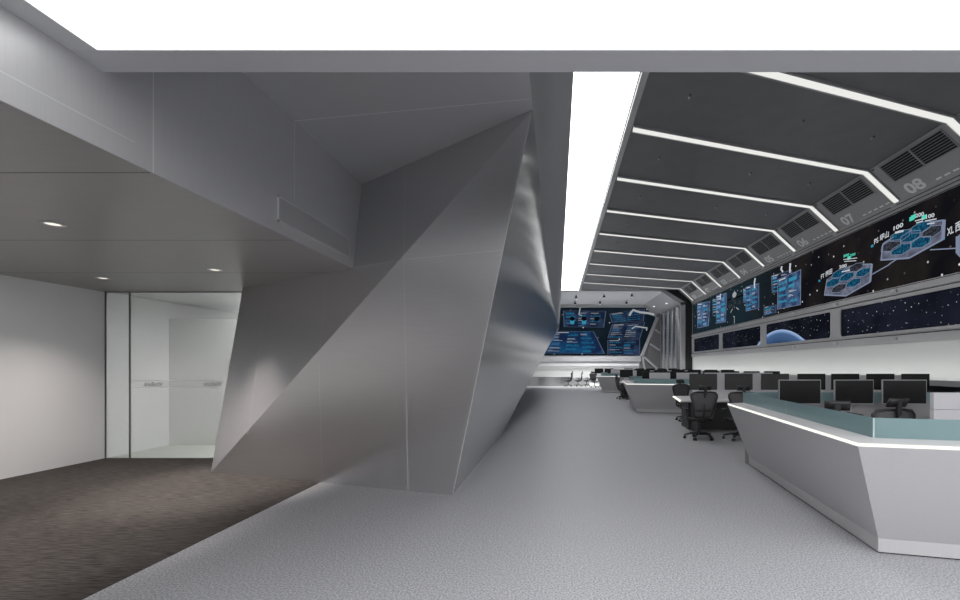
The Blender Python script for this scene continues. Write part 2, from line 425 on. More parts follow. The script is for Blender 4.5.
# hall ceiling, slope, right wall
SL = .339            # plan slant of the light strips
mb = MB().box(.2,9.25,2.6,YE,ZT,ZT+.2)
for i in range(-3, 10):
    y = 10.63+2.896*i
    for x in (4.4, 7.0):
        pass
struct('ceiling_hall', mb, M['dark_ceiling'])
struct('trim_ceiling', MB().box(1.66,1.80,2.7,YE,ZT-.07,ZT).box(.33,1.62,YE,YE+.05,ZT-.1,ZT), M['rail'])
hl = MB().box(.33,1.62,2.7,YE,ZT-.03,ZT).build('ceiling_light', M['lamp_hall'])
tag(hl, 'long white luminous ceiling panel running down the hall beside the metal bulkhead', 'ceiling light')
struct('wall_right', MB().box(10.3,10.6,-5,42.3,0,ZT+.2), M['white_wall'])
S0, SV = V((9.22,0,ZT)), V((.98,0,-.91)); SN = V((-.91,0,-.98)).normalized()
def S(y, t, off=0.0): return S0 + V((0,y,0)) + SV*t + SN*off
struct('ceiling_slope', MB().prism([S(2.6,0),S(YE,0),S(YE,1.08),S(2.6,1.08)], -SN*.1), M['slope'])
struct('trim_rail_upper', MB().box(10.16,10.3,2.6,YE-.3,6.33,6.50).box(10.21,10.3,2.6,YE-.3,6.2,6.33).box(10.13,10.2,2.6,YE-.3,6.44,6.52).box(10.155,10.2,2.6,YE-.3,6.40,6.425,1).box(10.2,10.22,2.6,YE-.3,6.31,6.33,1).box(10.205,10.22,2.6,YE-.3,6.2,6.225,1), [M['rail'], M['under']])
struct('trim_rail_middle', MB().box(10.22,10.3,2.6,YE-.3,3.62,3.99).box(10.17,10.22,2.6,YE-.3,3.76,3.93).box(10.215,10.23,2.6,YE-.3,3.715,3.745,1).box(10.215,10.23,2.6,YE-.3,3.945,3.965,1), [M['rail'], M['under']])
struct('trim_rail_lower', MB().box(10.22,10.3,2.6,YE-.3,2.28,2.66).box(10.17,10.22,2.6,YE-.3,2.31,2.5).box(10.215,10.23,2.6,YE-.3,2.52,2.545,1), [M['rail'], M['under']])
mb = MB()
for y in (10.75,16.62,22.43,28.26,34.1): mb.box(10.21,10.3,y-.27,y+.27,2.6,3.7)
struct('trim_mullions', mb, M['rail'])
struct('trim_ledge', MB().box(9.73,10.3,2.6,YE-.3,1.09,1.15).box(9.70,9.73,2.6,YE-.3,1.09,1.234), M['desk_inner'])
struct('baseboard_right', MB().box(9.9,10.3,2.6,YE-.3,0,1.09), M['dark_void'])
cl = MB().box(9.75,9.85,2.7,YE-.4,1.15,1.17).build('cove_light', M['lamp_cove'])
tag(cl, 'long white cove light in the ledge washing the wall under the screens', 'light')
# alcove at the far end
mb = MB().box(-2.8,9.0,YE,YF,7.3,7.5)
struct('ceiling_alcove', mb, M['lobby_wall'])
struct('wall_far', MB().box(-2.8,10.6,YF,YF+.3,0,7.5), M['white_wall'])
struct('ceiling_alcove_slope', MB().prism([(8.1,YE,7.3),(9.7,YE,6.35),(9.7,YF,6.35),(8.1,YF,7.3)], (.05,0,.09)), M['frame_grey'])
mb = MB().box(9.75,9.85,YE,YF,0,6.4)
struct('wall_alcove_right', mb, M['rail'])
mb = MB().box(9.45,9.8,YE-.02,YE+.15,0,6.45).prism([(9.8,YE-.02,6.3),(9.8,YE-.02,6.5),(8.2,YE-.02,7.42),(7.9,YE-.02,7.3),(8.1,YE-.02,7.2),(9.5,YE-.02,6.25)],(0,.17,0))
struct('trim_portal', mb, M['frame_grey'])
struct('wall_portal_reveal', MB().box(9.8,10.3,YE-.1,YE+.2,0,7.4).prism([(9.82,YE-.05,6.45),(9.82,YE-.05,7.4),(8.25,YE-.05,7.4)],(0,.1,0)), M['dark_void'])
for i, px in enumerate((665, 669, 673.5, 678)):
    y = FP*9.7/(px-557); mb = MB()
    prof_ = [V((9.75-.42*math.sin(a), y+.5*math.cos(a), 0)) for a in [PI*k/10 for k in range(11)]]
    mb.grid([prof_, [p+V((0,0,6.3)) for p in prof_]])
    o = mb.build('wall_fin', M['fin'], recalc=False)
    tag(o, 'rounded vertical metal fin on the alcove side wall, ' + ('deepest in, beside the far lattice','second from the lattice','third from the lattice','nearest the black pillar')[i], 'wall fin', 'vertical metal fins beside the far screen')
# far lattice beside the far video wall
def fpt(px, py, y=41.9): return on_far(px, py, y)
mb = MB().prism([fpt(*p) for p in ((657,314),(664,311),(664,372),(639,372),(640.5,357))], (0,.08,0))
struct('wall_lattice', mb, M['dark_ceiling'])
mb = MB()
for a, b, w in (((657.3,317.5),(641.5,356.5),.28),((661.8,313),(661.8,372),.22),((650,344),(660,350.5),.16),((644,357),(660,371),.18),((655,329.5),(660.5,333.5),.14),((642.5,356),(645,371),.16)):
    mb.bar(fpt(*a, 41.8), fpt(*b, 41.8), w, .12, (0,1,0))
struct('trim_lattice', mb, M['frame_grey'])
mb = MB()
mb.box(-2.6,7.75,41.75,42,2.05,2.5).box(-2.6,7.75,41.9,42,1.95,2.05)
mb.prism([fpt(*p, 41.85) for p in ((527,306.6),(646.3,306.6),(657.2,317.5),(656,318.3),(645.5,307.6),(527,307.6))], (0,.1,0))
struct('trim_far_screen', mb, M['frame_grey'])
struct('trim_far_ledge', MB().box(-2.6,7.6,41.8,42,1.62,1.68).box(-2.6,7.6,41.88,42,1.68,1.9), M['lobby_wall'])

# ------------------------------------------------------------------ entrance glass, lettering
gx0, gx1 = -7.85, -4.95
xj = (130-557)/FP*7.88
mb = MB().box(gx0+.02, xj-.006, 7.874, 7.886, 0.0, ZS); mb2 = MB().box(xj+.006, gx1, 7.874, 7.886, 0.0, ZS)
w1 = struct('window_1', mb, M['glass'], recalc=True); w2 = struct('window_2', mb2, M['glass'])
struct('trim_glass', MB().box(gx0-.01,gx0+.012,7.868,7.892,0,ZS).box(xj-.008,xj+.008,7.868,7.892,0,ZS).box(gx0,gx1,7.86,7.9,ZS-.012,ZS), M['seam_dark'])
def gpt(px, py): return on_plane(px, py, V((0,7.866,0)), V((0,1,0)))
for a, b in (((143.5,386.4),(162.5,386.4)),((203,386.2),(222,386.2))):
    mb = MB(); p0, p1 = gpt(*a), gpt(*b)
    lettering(mb, 'WeBank', p0, p1-p0, V((0,0,4.4*7.866/FP)), 0, .01, flip=True)
    mb.build('lettering', M['letter'], parent=w2)
mb = MB()
for y in (380.3, 387.6):
    p0, p1 = gpt(131,y), gpt(219,y); mb.bar(p0, p1, .008, .002, (0,1,0))
mb.build('film_stripe', M['frame_grey'], parent=w2)
tag(MB().box(-5.25,-3.4,8.0,9.1,ZS-.03,ZS).build('ceiling_light', M['lamp_corr_added']), 'unseen added corridor light tucked behind the faceted metal volume', 'ceiling light')  # added lamp, kept out of view, brightens the corridor
# ------------------------------------------------------------------ downlights of the lobby, plus unseen added ones
for x, y, lab in ((-4.57,4.11,'round recessed downlight nearest the viewer in the lobby soffit'),
                  (-4.58,6.07,'round recessed downlight near the faceted metal volume'),
                  (-6.65,6.64,'round recessed downlight nearest the pale left wall'),
                  (-4.57,2.1,'2'),(-4.57,.1,'3'),(-6.65,4.6,'4'),(-6.65,2.6,'5'),(-6.65,.6,'6')):
    if len(lab) < 3: lab = 'round recessed downlight over the near end of the carpet'  # out-of-view lamps, added to brighten the lobby wall and carpet
    t = empty('downlight', (x,y,ZS), label=lab, cat='downlight', group='downlights in the lobby soffit')
    MB().lathe([(.085,-.006),(.085,-.001),(.055,-.001),(.055,-.006),(.085,-.006)], 24, cap=False).build('trim_ring', M['silver'], t)
    MB().lathe([(.056,-.004),(.001,-.004)], 24, cap=False).build('bulb', M['lamp_down'], t)
    l = bpy.data.lights.new('downlight_beam', 'SPOT'); l.energy = 520 if abs(y-6.07) < .1 else 150 if x < -6 else 250; l.color = (1,.91,.85); l.spot_size = math.radians(115 if x < -6 else 66); l.spot_blend = .9; l.shadow_soft_size = .04
    lo = bpy.data.objects.new('downlight_beam', l); C.objects.link(lo); lo.parent = t; lo.location = (0,0,-.02)

# fascia grille
t = empty('vent_grille', (-2.7,5.14,3.0), label='long louvred air grille set flush in the grey fascia over the lobby', cat='air vent')
mb = MB(); L0, L1 = -.76, .76
mb.box(0,.01,L0,L1,0,.015).box(0,.01,L0,L1,.235,.25).box(0,.01,L0,L0+.015,0,.25).box(0,.01,L1-.015,L1,0,.25)
mb.build('frame', M['frame_grey'], t)
mb = MB()
for k in range(13): mb.box(.001,.007,L0+.015,L1-.015,.02+k*.0165,.0295+k*.0165)
mb.build('slats', M['fascia'], t)
MB().box(.0003,.0012,L0+.01,L1-.01,.01,.24).build('backing', M['louver'], t)

# ------------------------------------------------------------------ strip lights, vent panels, clips, sprinklers
YS = [10.63 + 2.896*i for i in range(-2, 9)]
nums = [10,9,8,7,6,5,4,3,2,1]
def stripname(i):
    if i == 10: return 'beyond the panel numbered 01, last in the hall'
    if i == 0: return 'nearest strip over the beam end'
    return 'between the slope panels numbered %02d and %02d' % (nums[i-1]-0, nums[i]) if i >= 1 else ''
for i, y in enumerate(YS):
    if i < 1: continue
    t = empty('strip_light', (9.22,y,ZT), label='white light strip bent down the slope ' + stripname(i), cat='strip light', group='light strips across the hall ceiling')
    xl = 1.86; dy = (9.22-xl)*SL
    mb = MB(); w = .10
    mb.prism([V((xl-9.22,-dy-w,0)), V((0,-w,0)), V((0,w,0)), V((xl-9.22,-dy+w,0))], (0,0,-.05))
    mb.build('ceiling_bar', M['lamp_strip'], t)
    mb = MB(); o0 = V((9.22,0,ZT))
    mb.prism([S(-w*.9,-.02)-o0, S(w*.9,-.02)-o0, S(w*.9,1.0)-o0, S(-w*.9,1.0)-o0], SN*.05)
    mb.build('slope_bar', M['lamp_strip'], t)
    mb = MB()
    for sgn in (-1, 1):
        ww = sgn*(w+.03)
        mb.bar(V((xl-9.22,-dy+ww,-.02)), V((0,ww,-.02)), .04, .07)
        mb.bar(S(ww,0,.02)-o0, S(ww,1.0,.02)-o0, .04, .07, SN)
    mb.build('housing', M['slope'], t)
for i in range(0, len(YS)-1):
    if nums[i] > 9: continue
    ya, yb = YS[i]+.17, YS[i+1]-.17; n = nums[i]
    t = empty('air_vent', S((ya+yb)/2, .5), label='sloped grey panel with two louvred grilles and the number %02d' % n, cat='air vent', group='numbered vent panels above the screens')
    o0 = V(t.location)
    MB().prism([S(ya,.0)-o0,S(yb,.0)-o0,S(yb,.98)-o0,S(ya,.98)-o0], SN*.03).build('panel', M['slope'], t, bevel=.01)
    ym = YS[i] + 1.32
    for (a, b) in ((YS[i]+.30, ym-.012), (ym+.012, YS[i]+2.38)):
        MB().prism([S(a,.06,.03)-o0,S(b,.06,.03)-o0,S(b,.53,.03)-o0,S(a,.53,.03)-o0], SN*.004).build('grille', M['dark_void'], t)
        mb = MB(); ns = 9
        for k in range(ns):
            tt = .075 + k*(.44/(ns-1)); mb.bar(S(a,tt,.045)-o0, S(b,tt,.045)-o0, .012, .014, SN)
        for (u, v) in (((a,.06),(b,.06)),((a,.53),(b,.53)),((a,.06),(a,.53)),((b,.06),(b,.53))):
            mb.bar(S(*u,.04)-o0, S(*v,.04)-o0, .03, .03, SN)
        mb.build('grille_slats', M['louver'], t)
    mb = MB(); yn = YS[i]+2.36
    lettering(mb, '%02d' % n, S(yn,.955,.033)-o0, V((0,-.62,0)), -SV*.28, 0, .035)
    mb.build('number', M['slope_light'], t)
    for k in range(5):
        y0 = YS[i]+1.42-k*.26; mb = MB().prism([S(y0,.88,.032)-o0,S(y0-.17,.88,.032)-o0,S(y0-.17,.92,.032)-o0,S(y0,.92,.032)-o0], SN*.002)
        mb.build('dash_mark', M['slope_light'], t)
    MB().box(-.03,.03,-.03,.03,-.01,.01).build('screw', M['dark_void'], t).location = S(yb-.1,.05,.035)-o0
def between(i):
    return 'between panels 02 and 01' if False else ('at the far end of panel %02d' % nums[i-1])
clip = MB().box(-.06,.0,-.09,.09,-.045,.045).box(-.075,-.06,-.05,.05,-.025,.025)
first = None
for rail, z, x in (('top rail',6.42,10.155),('middle rail',3.85,10.165),('bottom rail',2.42,10.165)):
    for i, y in enumerate(YS):
        if i < 2: continue
        if first is None:
            first = clip.build('rail_clip', M['silver'], bevel=.008); o = first
        else:
            o = first.copy(); C.objects.link(o)
        o.location = (x, y+.1, z)
        tag(o, 'silver clip on the %s, %s' % (rail, between(i)), 'clip', 'silver clips on the screen rails')
spr = None
for i in range(1, len(YS)-1):
    for x, w in ((2.85,'nearest the long light panel'),(5.82,'in the middle of the bay'),(8.0,'nearest the sloped panels')):
        y = YS[i] + 1.27 - (9.22-x)*SL
        if nums[i] > 9: continue
        if spr is None:
            spr = empty('sprinkler', (x,y,ZT)); o = spr
            for s in (-1, 1):
                MB().lathe([(.045,0),(.045,-.012),(.02,-.016),(.012,-.05),(.03,-.055),(.03,-.06)], 10, (0,s*.09,0)).build('head', M['silver'] if s > 0 else M['black'], spr)
        else:
            o = copy_tree(spr); o.location = (x,y,ZT)
        o.scale = (.55,.55,.55)
        tag(o, 'twin sprinkler in ceiling bay of panel %02d, %s' % (nums[i], w), 'sprinkler', 'sprinklers in the hall ceiling')

# ------------------------------------------------------------------ screens on the right wall
vw = empty('video_wall', (XW,22,5.1), label='long dark video wall on the right with star maps and hanging blue data panels', cat='screen')
def vput(mb, name, mats, recalc=True, par=None):
    par = par or vw
    o = mb.build(name, mats, recalc=recalc); o.parent = par
    o.matrix_parent_inverse = Matrix.Translation(-V(par.location)); return o
vput(MB().box(XW,10.3,2.6,YE-.35,3.98,6.22), 'display', M['space_wall'])
def wp(off): 
    return lambda p: on_wall(p[0], p[1], XW-off)
def crop(ox, oy, s):
    return lambda x, y: (ox + x/s, oy + y/s)
def quadmap(q):                # bilinear map over four points (tl, tr, br, bl)
    tl, tr, br, bl = q
    return lambda u, v: (tl*(1-u)+tr*u)*(1-v) + (bl*(1-u)+br*u)*v
def data_panel(name, q, nrm, base, put, dense=1.0, seed=1, header=True, cols=2):
    rnd = random.Random(seed); q = [V(p) for p in q]; f = quadmap(q); nrm = V(nrm).normalized()
    mb = MB().prism([p for p in q], -nrm*.004)
    def rect(u0, v0, u1, v1, mi):
        mb.poly([f(u0,v0)+nrm*.003, f(u1,v0)+nrm*.003, f(u1,v1)+nrm*.003, f(u0,v1)+nrm*.003], mi)
    e = .018
    rect(0,0,1,e*.7,3); rect(0,1-e*.7,1,1,3); rect(0,0,e,1,3); rect(1-e,0,1,1,3)
    if header: rect(.06,.04,.36,.075,2)
    nr = int(7*dense)
    for c in range(cols):
        a = .06 + c*.88/cols; b = a + .88/cols - .05
        v = .12
        while v < .9:
            k = rnd.random()
            if k < .3:
                h = .07+.06*rnd.random(); rect(a, v, a+(b-a)*(.5+.5*rnd.random()), min(v+h,.94), 1 if rnd.random() < .6 else 4); v += h+.09
            elif k < .6:
                h = .10; n = 6
                for j in range(n):
                    hh = h*(.3+.7*rnd.random()); u = a+(b-a)*j/n; rect(u, v+h-hh, u+(b-a)/n*.75, v+h, 1)
                v += h+.10
            else:
                for j in range(2):
                    rect(a, v, a+(b-a)*(.3+.6*rnd.random()), v+.014, 2); v += .035
                v += .06
    return put(mb, name, [base, M['cyan'], M['white_px'], M['line'], M['sky_blue']] if put is vput else [base, M['cyan_dim'], M['grey_px'], M['line_dim'], M['blue_dim']], False)
k8 = crop(690, 262, 8)
NX = (-1,0,0)
def wq(pts, off=.012): return [wp(off)(k8(*p)) for p in pts]
data_panel('data_panel', wq([(58,330),(160,315),(150,510),(60,530)]), NX, M['pan_blue'], vput, seed=3)
data_panel('data_panel', wq([(180,300),(250,285),(245,415),(182,430)],.008), NX, M['pan_navy'], vput, seed=4, cols=1)
data_panel('data_panel', wq([(210,268),(295,248),(286,478),(210,492)]), NX, M['pan_blue'], vput, seed=5)
data_panel('data_panel', wq([(425,215),(460,208),(460,318),(428,325)],.008), NX, M['pan_blue'], vput, seed=6, cols=1)
data_panel('data_panel', wq([(445,200),(552,170),(552,370),(447,395)]), NX, M['pan_blue'], vput, seed=7)
data_panel('data_panel', wq([(650,110),(815,62),(815,205),(658,250)],.008), NX, M['pan_navy'], vput, seed=8)
data_panel('data_panel', wq([(702,140),(888,58),(886,342),(698,380)]), NX, M['pan_blue'], vput, seed=9)
data_panel('data_panel', wq([(592,362),(690,340),(688,405),(592,430)]), NX, M['pan_navy'], vput, seed=10, cols=1)
mb = MB()
for pl in ([(735,35),(730,60),(742,78)],[(803,10),(800,50),(800,85)],[(522,130),(516,165),(518,210)],[(245,255),(243,300)]):
    mb.tube([wp(.02)(k8(*p)) for p in pl], .035, 6)
vput(mb, 'hook_graphic', M['white_px'], False)
mb = MB()
mb.bar(wp(.012)(k8(300,305)), wp(.012)(k8(428,264)), .09, .004, NX, 1)
for (x, y, r) in ((355,262,20),(340,300,14),(360,320,14),(318,352,15),(395,325,15),(345,355,14)):
    c = wp(.016)(k8(x,y)); rr = r/8*c.y/FP*1.2
    mb.poly([c+V((0,math.cos(a)*rr*1.8,math.sin(a)*rr)) for a in [PI/4*k for k in range(8)]], 0 if (x+y) % 2 else 2)
for a, b in (((325,405),(340,375)),((390,380),(370,365)),((355,432),(355,492))):
    mb.bar(wp(.016)(k8(*a)), wp(.016)(k8(*b)), .06, .004, NX, 0)
vput(mb, 'satellite_graphic', [M['grey_px'], M['blk_px'], M['hex_dark']], False)

def site_board(kk, outline, edges, hexes, offs, name='site_map'):
    mb = MB(); off = .012
    mb.poly([wp(off)(kk(*p)) for p in outline], 0)
    for (x, y, m_) in hexes:
        mb.poly([wp(off+.004)(kk(x+a*1.1, y+b*1.1)) for a, b in offs], m_)
        ring = [wp(off+.006)(kk(x+a*1.1, y+b*1.1)) for a, b in offs]
        for i in range(6): mb.bar(ring[i], ring[(i+1) % 6], .014, .002, NX, 3)
    for a, b, w in edges: mb.bar(wp(off+.009)(kk(*a)), wp(off+.009)(kk(*b)), w, .002, NX, 3)
    return vput(mb, name, [M['board'], M['hex_blue'], M['hex_dark'], M['line']], False)
kP = crop(865, 205, 10)
site_board(kP, [(180,385),(155,550),(440,530),(790,340),(795,150),(650,170),(450,235),(280,320)],
  [((180,385),(160,548),.05),((155,550),(440,530),.05),((440,530),(785,340),.05),((790,150),(780,338),.11),((645,170),(790,152),.04),((185,382),(285,320),.03)],
  [(360,440,1),(560,370,1),(455,312,1),(350,305,1),(560,222,1),(262,405,2),(668,262,2)],
  [(-92,55),(-85,5),(-10,-45),(88,-55),(84,0),(8,50)])
kF = crop(810, 250, 12)
site_board(kF, [(205,350),(170,540),(430,550),(725,380),(745,165),(630,170),(470,190),(320,260)],
  [((205,350),(172,540),.045),((172,540),(430,550),.045),((430,550),(725,380),.045),((742,168),(722,380),.09),((630,172),(742,168),.035)],
  [(272,388,1),(440,318,1),(635,265,1),(522,390,1),(345,455,2),(552,205,2),(350,280,1)],
  [(-80,50),(-66,0),(0,-40),(82,-50),(74,0),(5,48)])
kX = crop(865, 205, 10)
site_board(kX, [(925,310),(925,480),(960,520),(1300,300),(1300,120),(1100,160)],
  [((928,310),(928,480),.12),((925,480),(965,522),.06),((965,522),(1300,300),.05)],
  [(1030,330,1),(1150,270,2)], [(-92,55),(-85,5),(-10,-45),(88,-55),(84,0),(8,50)])
def wtext(body, kk, a, b, h, m_, bold=.01, name='caption'):
    p0 = wp(.02)(kk(*a)); p1 = wp(.02)(kk(*b)); mb = MB()
    lettering(mb, body, p0, p1-p0, V((0,0,h)), 0, bold); return vput(mb, name, m_, False)
wtext('PS 坪山', kP, (92,400), (238,318), .21, M['white_px'], .02)
wtext('FT 福田', kF, (132,355), (265,282), .21, M['white_px'], .02)
wtext('XL 西丽', kP, (820,318), (1010,222), .24, M['white_px'], .02)
wtext('200', kP, (505,128), (590,105), .11, M['white_px'], .03)
wtext('100', kP, (610,140), (695,118), .11, M['white_px'], .03)
wtext('100', kP, (285,258), (382,215), .13, M['white_px'], .03)
wtext('200', kF, (350,225), (440,205), .12, M['white_px'], .03)
wtext('300', kF, (400,90), (470,68), .09, M['green'], .03)
wtext('200', kF, (480,82), (545,62), .09, M['green'], .03)
mb = MB()
for kk, a, b, w in ((kP,(500,160),(590,135),.03),(kP,(600,160),(715,138),.03),(kP,(512,180),(580,160),.03),(kP,(620,190),(695,180),.03),(kP,(300,278),(385,258),.06),
                    (kF,(400,115),(565,95),.025),(kF,(410,138),(555,128),.025),(kF,(380,262),(480,240),.04)):
    mb.bar(wp(.02)(kk(*a)), wp(.02)(kk(*b)), w, .002, NX, 0)
for kk, c in ((kP,(468,135)),(kP,(485,118)),(kP,(592,122)),(kF,(468,95))):
    p = wp(.018)(kk(*c)); mb.add([p+V((0,-.09,-.06)),p+V((0,.09,-.06)),p+V((0,.09,.06)),p+V((0,-.09,.06))],[(0,1,2,3)],1)
vput(mb, 'caption_lines', [M['white_px'], M['green']], False)
mb = MB()
for kk, a, b, w in ((kP,(320,540),(240,592),.035),(kP,(650,448),(920,432),.03),(kF,(745,292),(960,170),.035)):
    mb.bar(wp(.011)(kk(*a)), wp(.011)(kk(*b)), w, .002, NX, 0)
for kk, c in ((kP,(72,410)),(kF,(112,370)),(kP,(780,335))):
    p = wp(.02)(kk(*c)); mb.add([p+V((0,-.06,-.04)),p+V((0,.06,-.04)),p+V((0,.06,.04)),p+V((0,-.06,.04))],[(0,1,2,3)],1)
vput(mb, 'link_lines', [M['line'], M['cyan']], False)

EY, EZ, ER = 20.95, 3.27-4.4, 4.4
M['earth'] = earth_mat(EY, EZ, ER)
def rrect(y0, y1, z0, z1, r=.14):
    out = []
    for cy, cz, a0 in ((y1-r,z1-r,0),(y0+r,z1-r,90),(y0+r,z0+r,180),(y1-r,z0+r,270)):
        out += [(cy+r*math.cos(math.radians(a0+k*22.5)), cz+r*math.sin(math.radians(a0+k*22.5))) for k in range(5)]
    return out
for k, (y0, y1, lab) in enumerate(((11.05,16.33,'low wide wall screen with a starry sky, nearest the viewer'),(16.92,22.14,'low wall screen with the top of a blue planet'),
                     (22.74,27.98,'low wall screen with stars and only a sliver of blue planet'),(28.54,33.9,'low wall screen showing near black sky, farthest down the hall'))):
    t = empty('wall_screen', (10.24,(y0+y1)/2,2.65), label=lab, cat='screen', group='low screens under the video wall')
    vput(MB().prism([(10.235,y,z) for y, z in rrect(y0,y1,2.64,3.65)], (.06,0,0)), 'display', M['space_low'], True, t)
    mb = MB(); ri = rrect(y0,y1,2.64,3.65); ro = rrect(y0-.07,y1+.07,2.57,3.72,.18)
    nn = len(ri)
    for i in range(nn):
        j = (i+1) % nn
        mb.prism([(10.2,*ro[i]),(10.2,*ro[j]),(10.2,*ri[j]),(10.2,*ri[i])], (.04,0,0))
    vput(mb, 'bezel', M['rail'], True, t)
    if k in (1, 2):
        pts = []
        ya, yb = max(y0+.02, EY-2.6), min(y1-.02, EY+2.6)
        for s in range(25):
            y = ya+(yb-ya)*s/24; z = EZ+math.sqrt(ER*ER-(y-EY)**2)
            pts.append((10.229, y, max(z, 2.66)))
        pts += [(10.229,yb,2.655),(10.229,ya,2.655)]
        vput(MB().prism(pts, (.003,0,0)), 'planet_picture', M['earth'], True, t)
# ------------------------------------------------------------------ far video wall
fw = empty('video_wall', (3,41.88,2.5), label='far video wall with chamfered corner, blue dashboards and a robot arm', cat='screen')
def fput(mb, name, mats, recalc=True): return vput(mb, name, mats, recalc, fw)
fput(MB().prism([fpt(*p, 41.86) for p in ((531,307.3),(645.8,307.3),(656.3,317.7),(640.8,355.4),(531,355.4))], (0,.1,0)), 'display', M['space_far'])
k5 = crop(540, 290, 8); NY = (0,-1,0)
def fq(pts, y=41.84): return [fpt(*k5(*p), y) for p in pts]
data_panel('data_panel', fq([(185,165),(530,168),(512,300),(190,295)]), NY, M['pan_navy'], fput, seed=21, header=False, cols=3, dense=.3)
data_panel('data_panel', fq([(120,330),(430,330),(520,510),(20,505)]), NY, M['pan_deep'], fput, seed=22, cols=3)
data_panel('data_panel', fq([(555,190),(838,150),(830,250),(575,262)]), NY, M['pan_navy'], fput, seed=23, cols=2)
data_panel('data_panel', fq([(575,275),(840,258),(800,390),(540,385)]), NY, M['pan_navy'], fput, seed=24, cols=2)
data_panel('data_panel', fq([(540,400),(800,395),(800,520),(540,515)]), NY, M['pan_navy'], fput, seed=25, cols=2)
mb = MB()
for cx_ in (258,352,455):
    c = fpt(*k5(cx_,230), 41.8); n = 20
    mb.add([c+V((math.cos(2*PI*j/n)*.24, 0, math.sin(2*PI*j/n)*.2)) for j in range(n)], [tuple(range(n))], 1)
    if cx_ < 400:
        c2 = c+V((0,.01,-.3)); mb.add([c2+V((-.22,0,.2)),c2+V((.22,0,.2)),c2+V((.16,0,-.2)),c2+V((-.16,0,-.2))],[(0,1,2,3)],0)
fput(mb, 'dial_graphic', [M['cyan'], M['blk_px']], False)
mb = MB()
for pl, r in (([(715,205),(728,180),(745,160),(800,178),(865,185),(915,198)],.10),([(735,310),(765,290),(860,305)],.06),([(322,140),(312,195),(335,205)],.05)):
    mb.tube([fpt(*k5(*p), 41.78) for p in pl], r, 6)
fput(mb, 'robot_arm_graphic', M['grey_px'], False)

# ------------------------------------------------------------------ spotlights in the alcove ceiling
for i, (px, py) in enumerate(((576,295),(575,301),(604,294),(600,300.5),(632,293),(626.5,300.5))):
    p = on_plane(px, py, V((0,0,7.3)), V((0,0,1)))
    t = empty('spotlight', p, label='small spotlight in the alcove ceiling, %s row, %s' % (('front','back')[i % 2], ('nearest the bulkhead','in the middle','nearest the sloped corner')[i//2]), cat='spotlight', group='spotlights over the far screen')
    MB().lathe([(.03,0),(.03,-.1),(.09,-.12),(.11,-.3),(.09,-.31)], 10).build('can', M['black'], t)
    MB().lathe([(.085,-.312),(0,-.315)], 10).build('bulb', M['lamp_near'], t)
    l = bpy.data.lights.new('spot_beam', 'SPOT'); l.energy = 900; l.spot_size = math.radians(110); l.spot_blend = 1; l.shadow_soft_size = .1
    lo = bpy.data.objects.new('spot_beam', l); C.objects.link(lo); lo.parent = t; lo.location = (0,0,-.35)
for i, (u, y) in enumerate(((.35,40.5),(.55,37.2))):
    p = V((8.1+1.6*u, y, 7.3-.95*u))
    t = empty('spotlight', p, label='small bright downlight in the sloped alcove soffit, %s' % ('by the far screen','by the portal')[i], cat='spotlight', group='spotlights over the far screen')
    MB().lathe([(.1,0),(.1,-.06)], 10).build('can', M['silver'], t)
    MB().lathe([(.08,-.061),(0,-.062)], 10).build('bulb', M['lamp_hall'], t)

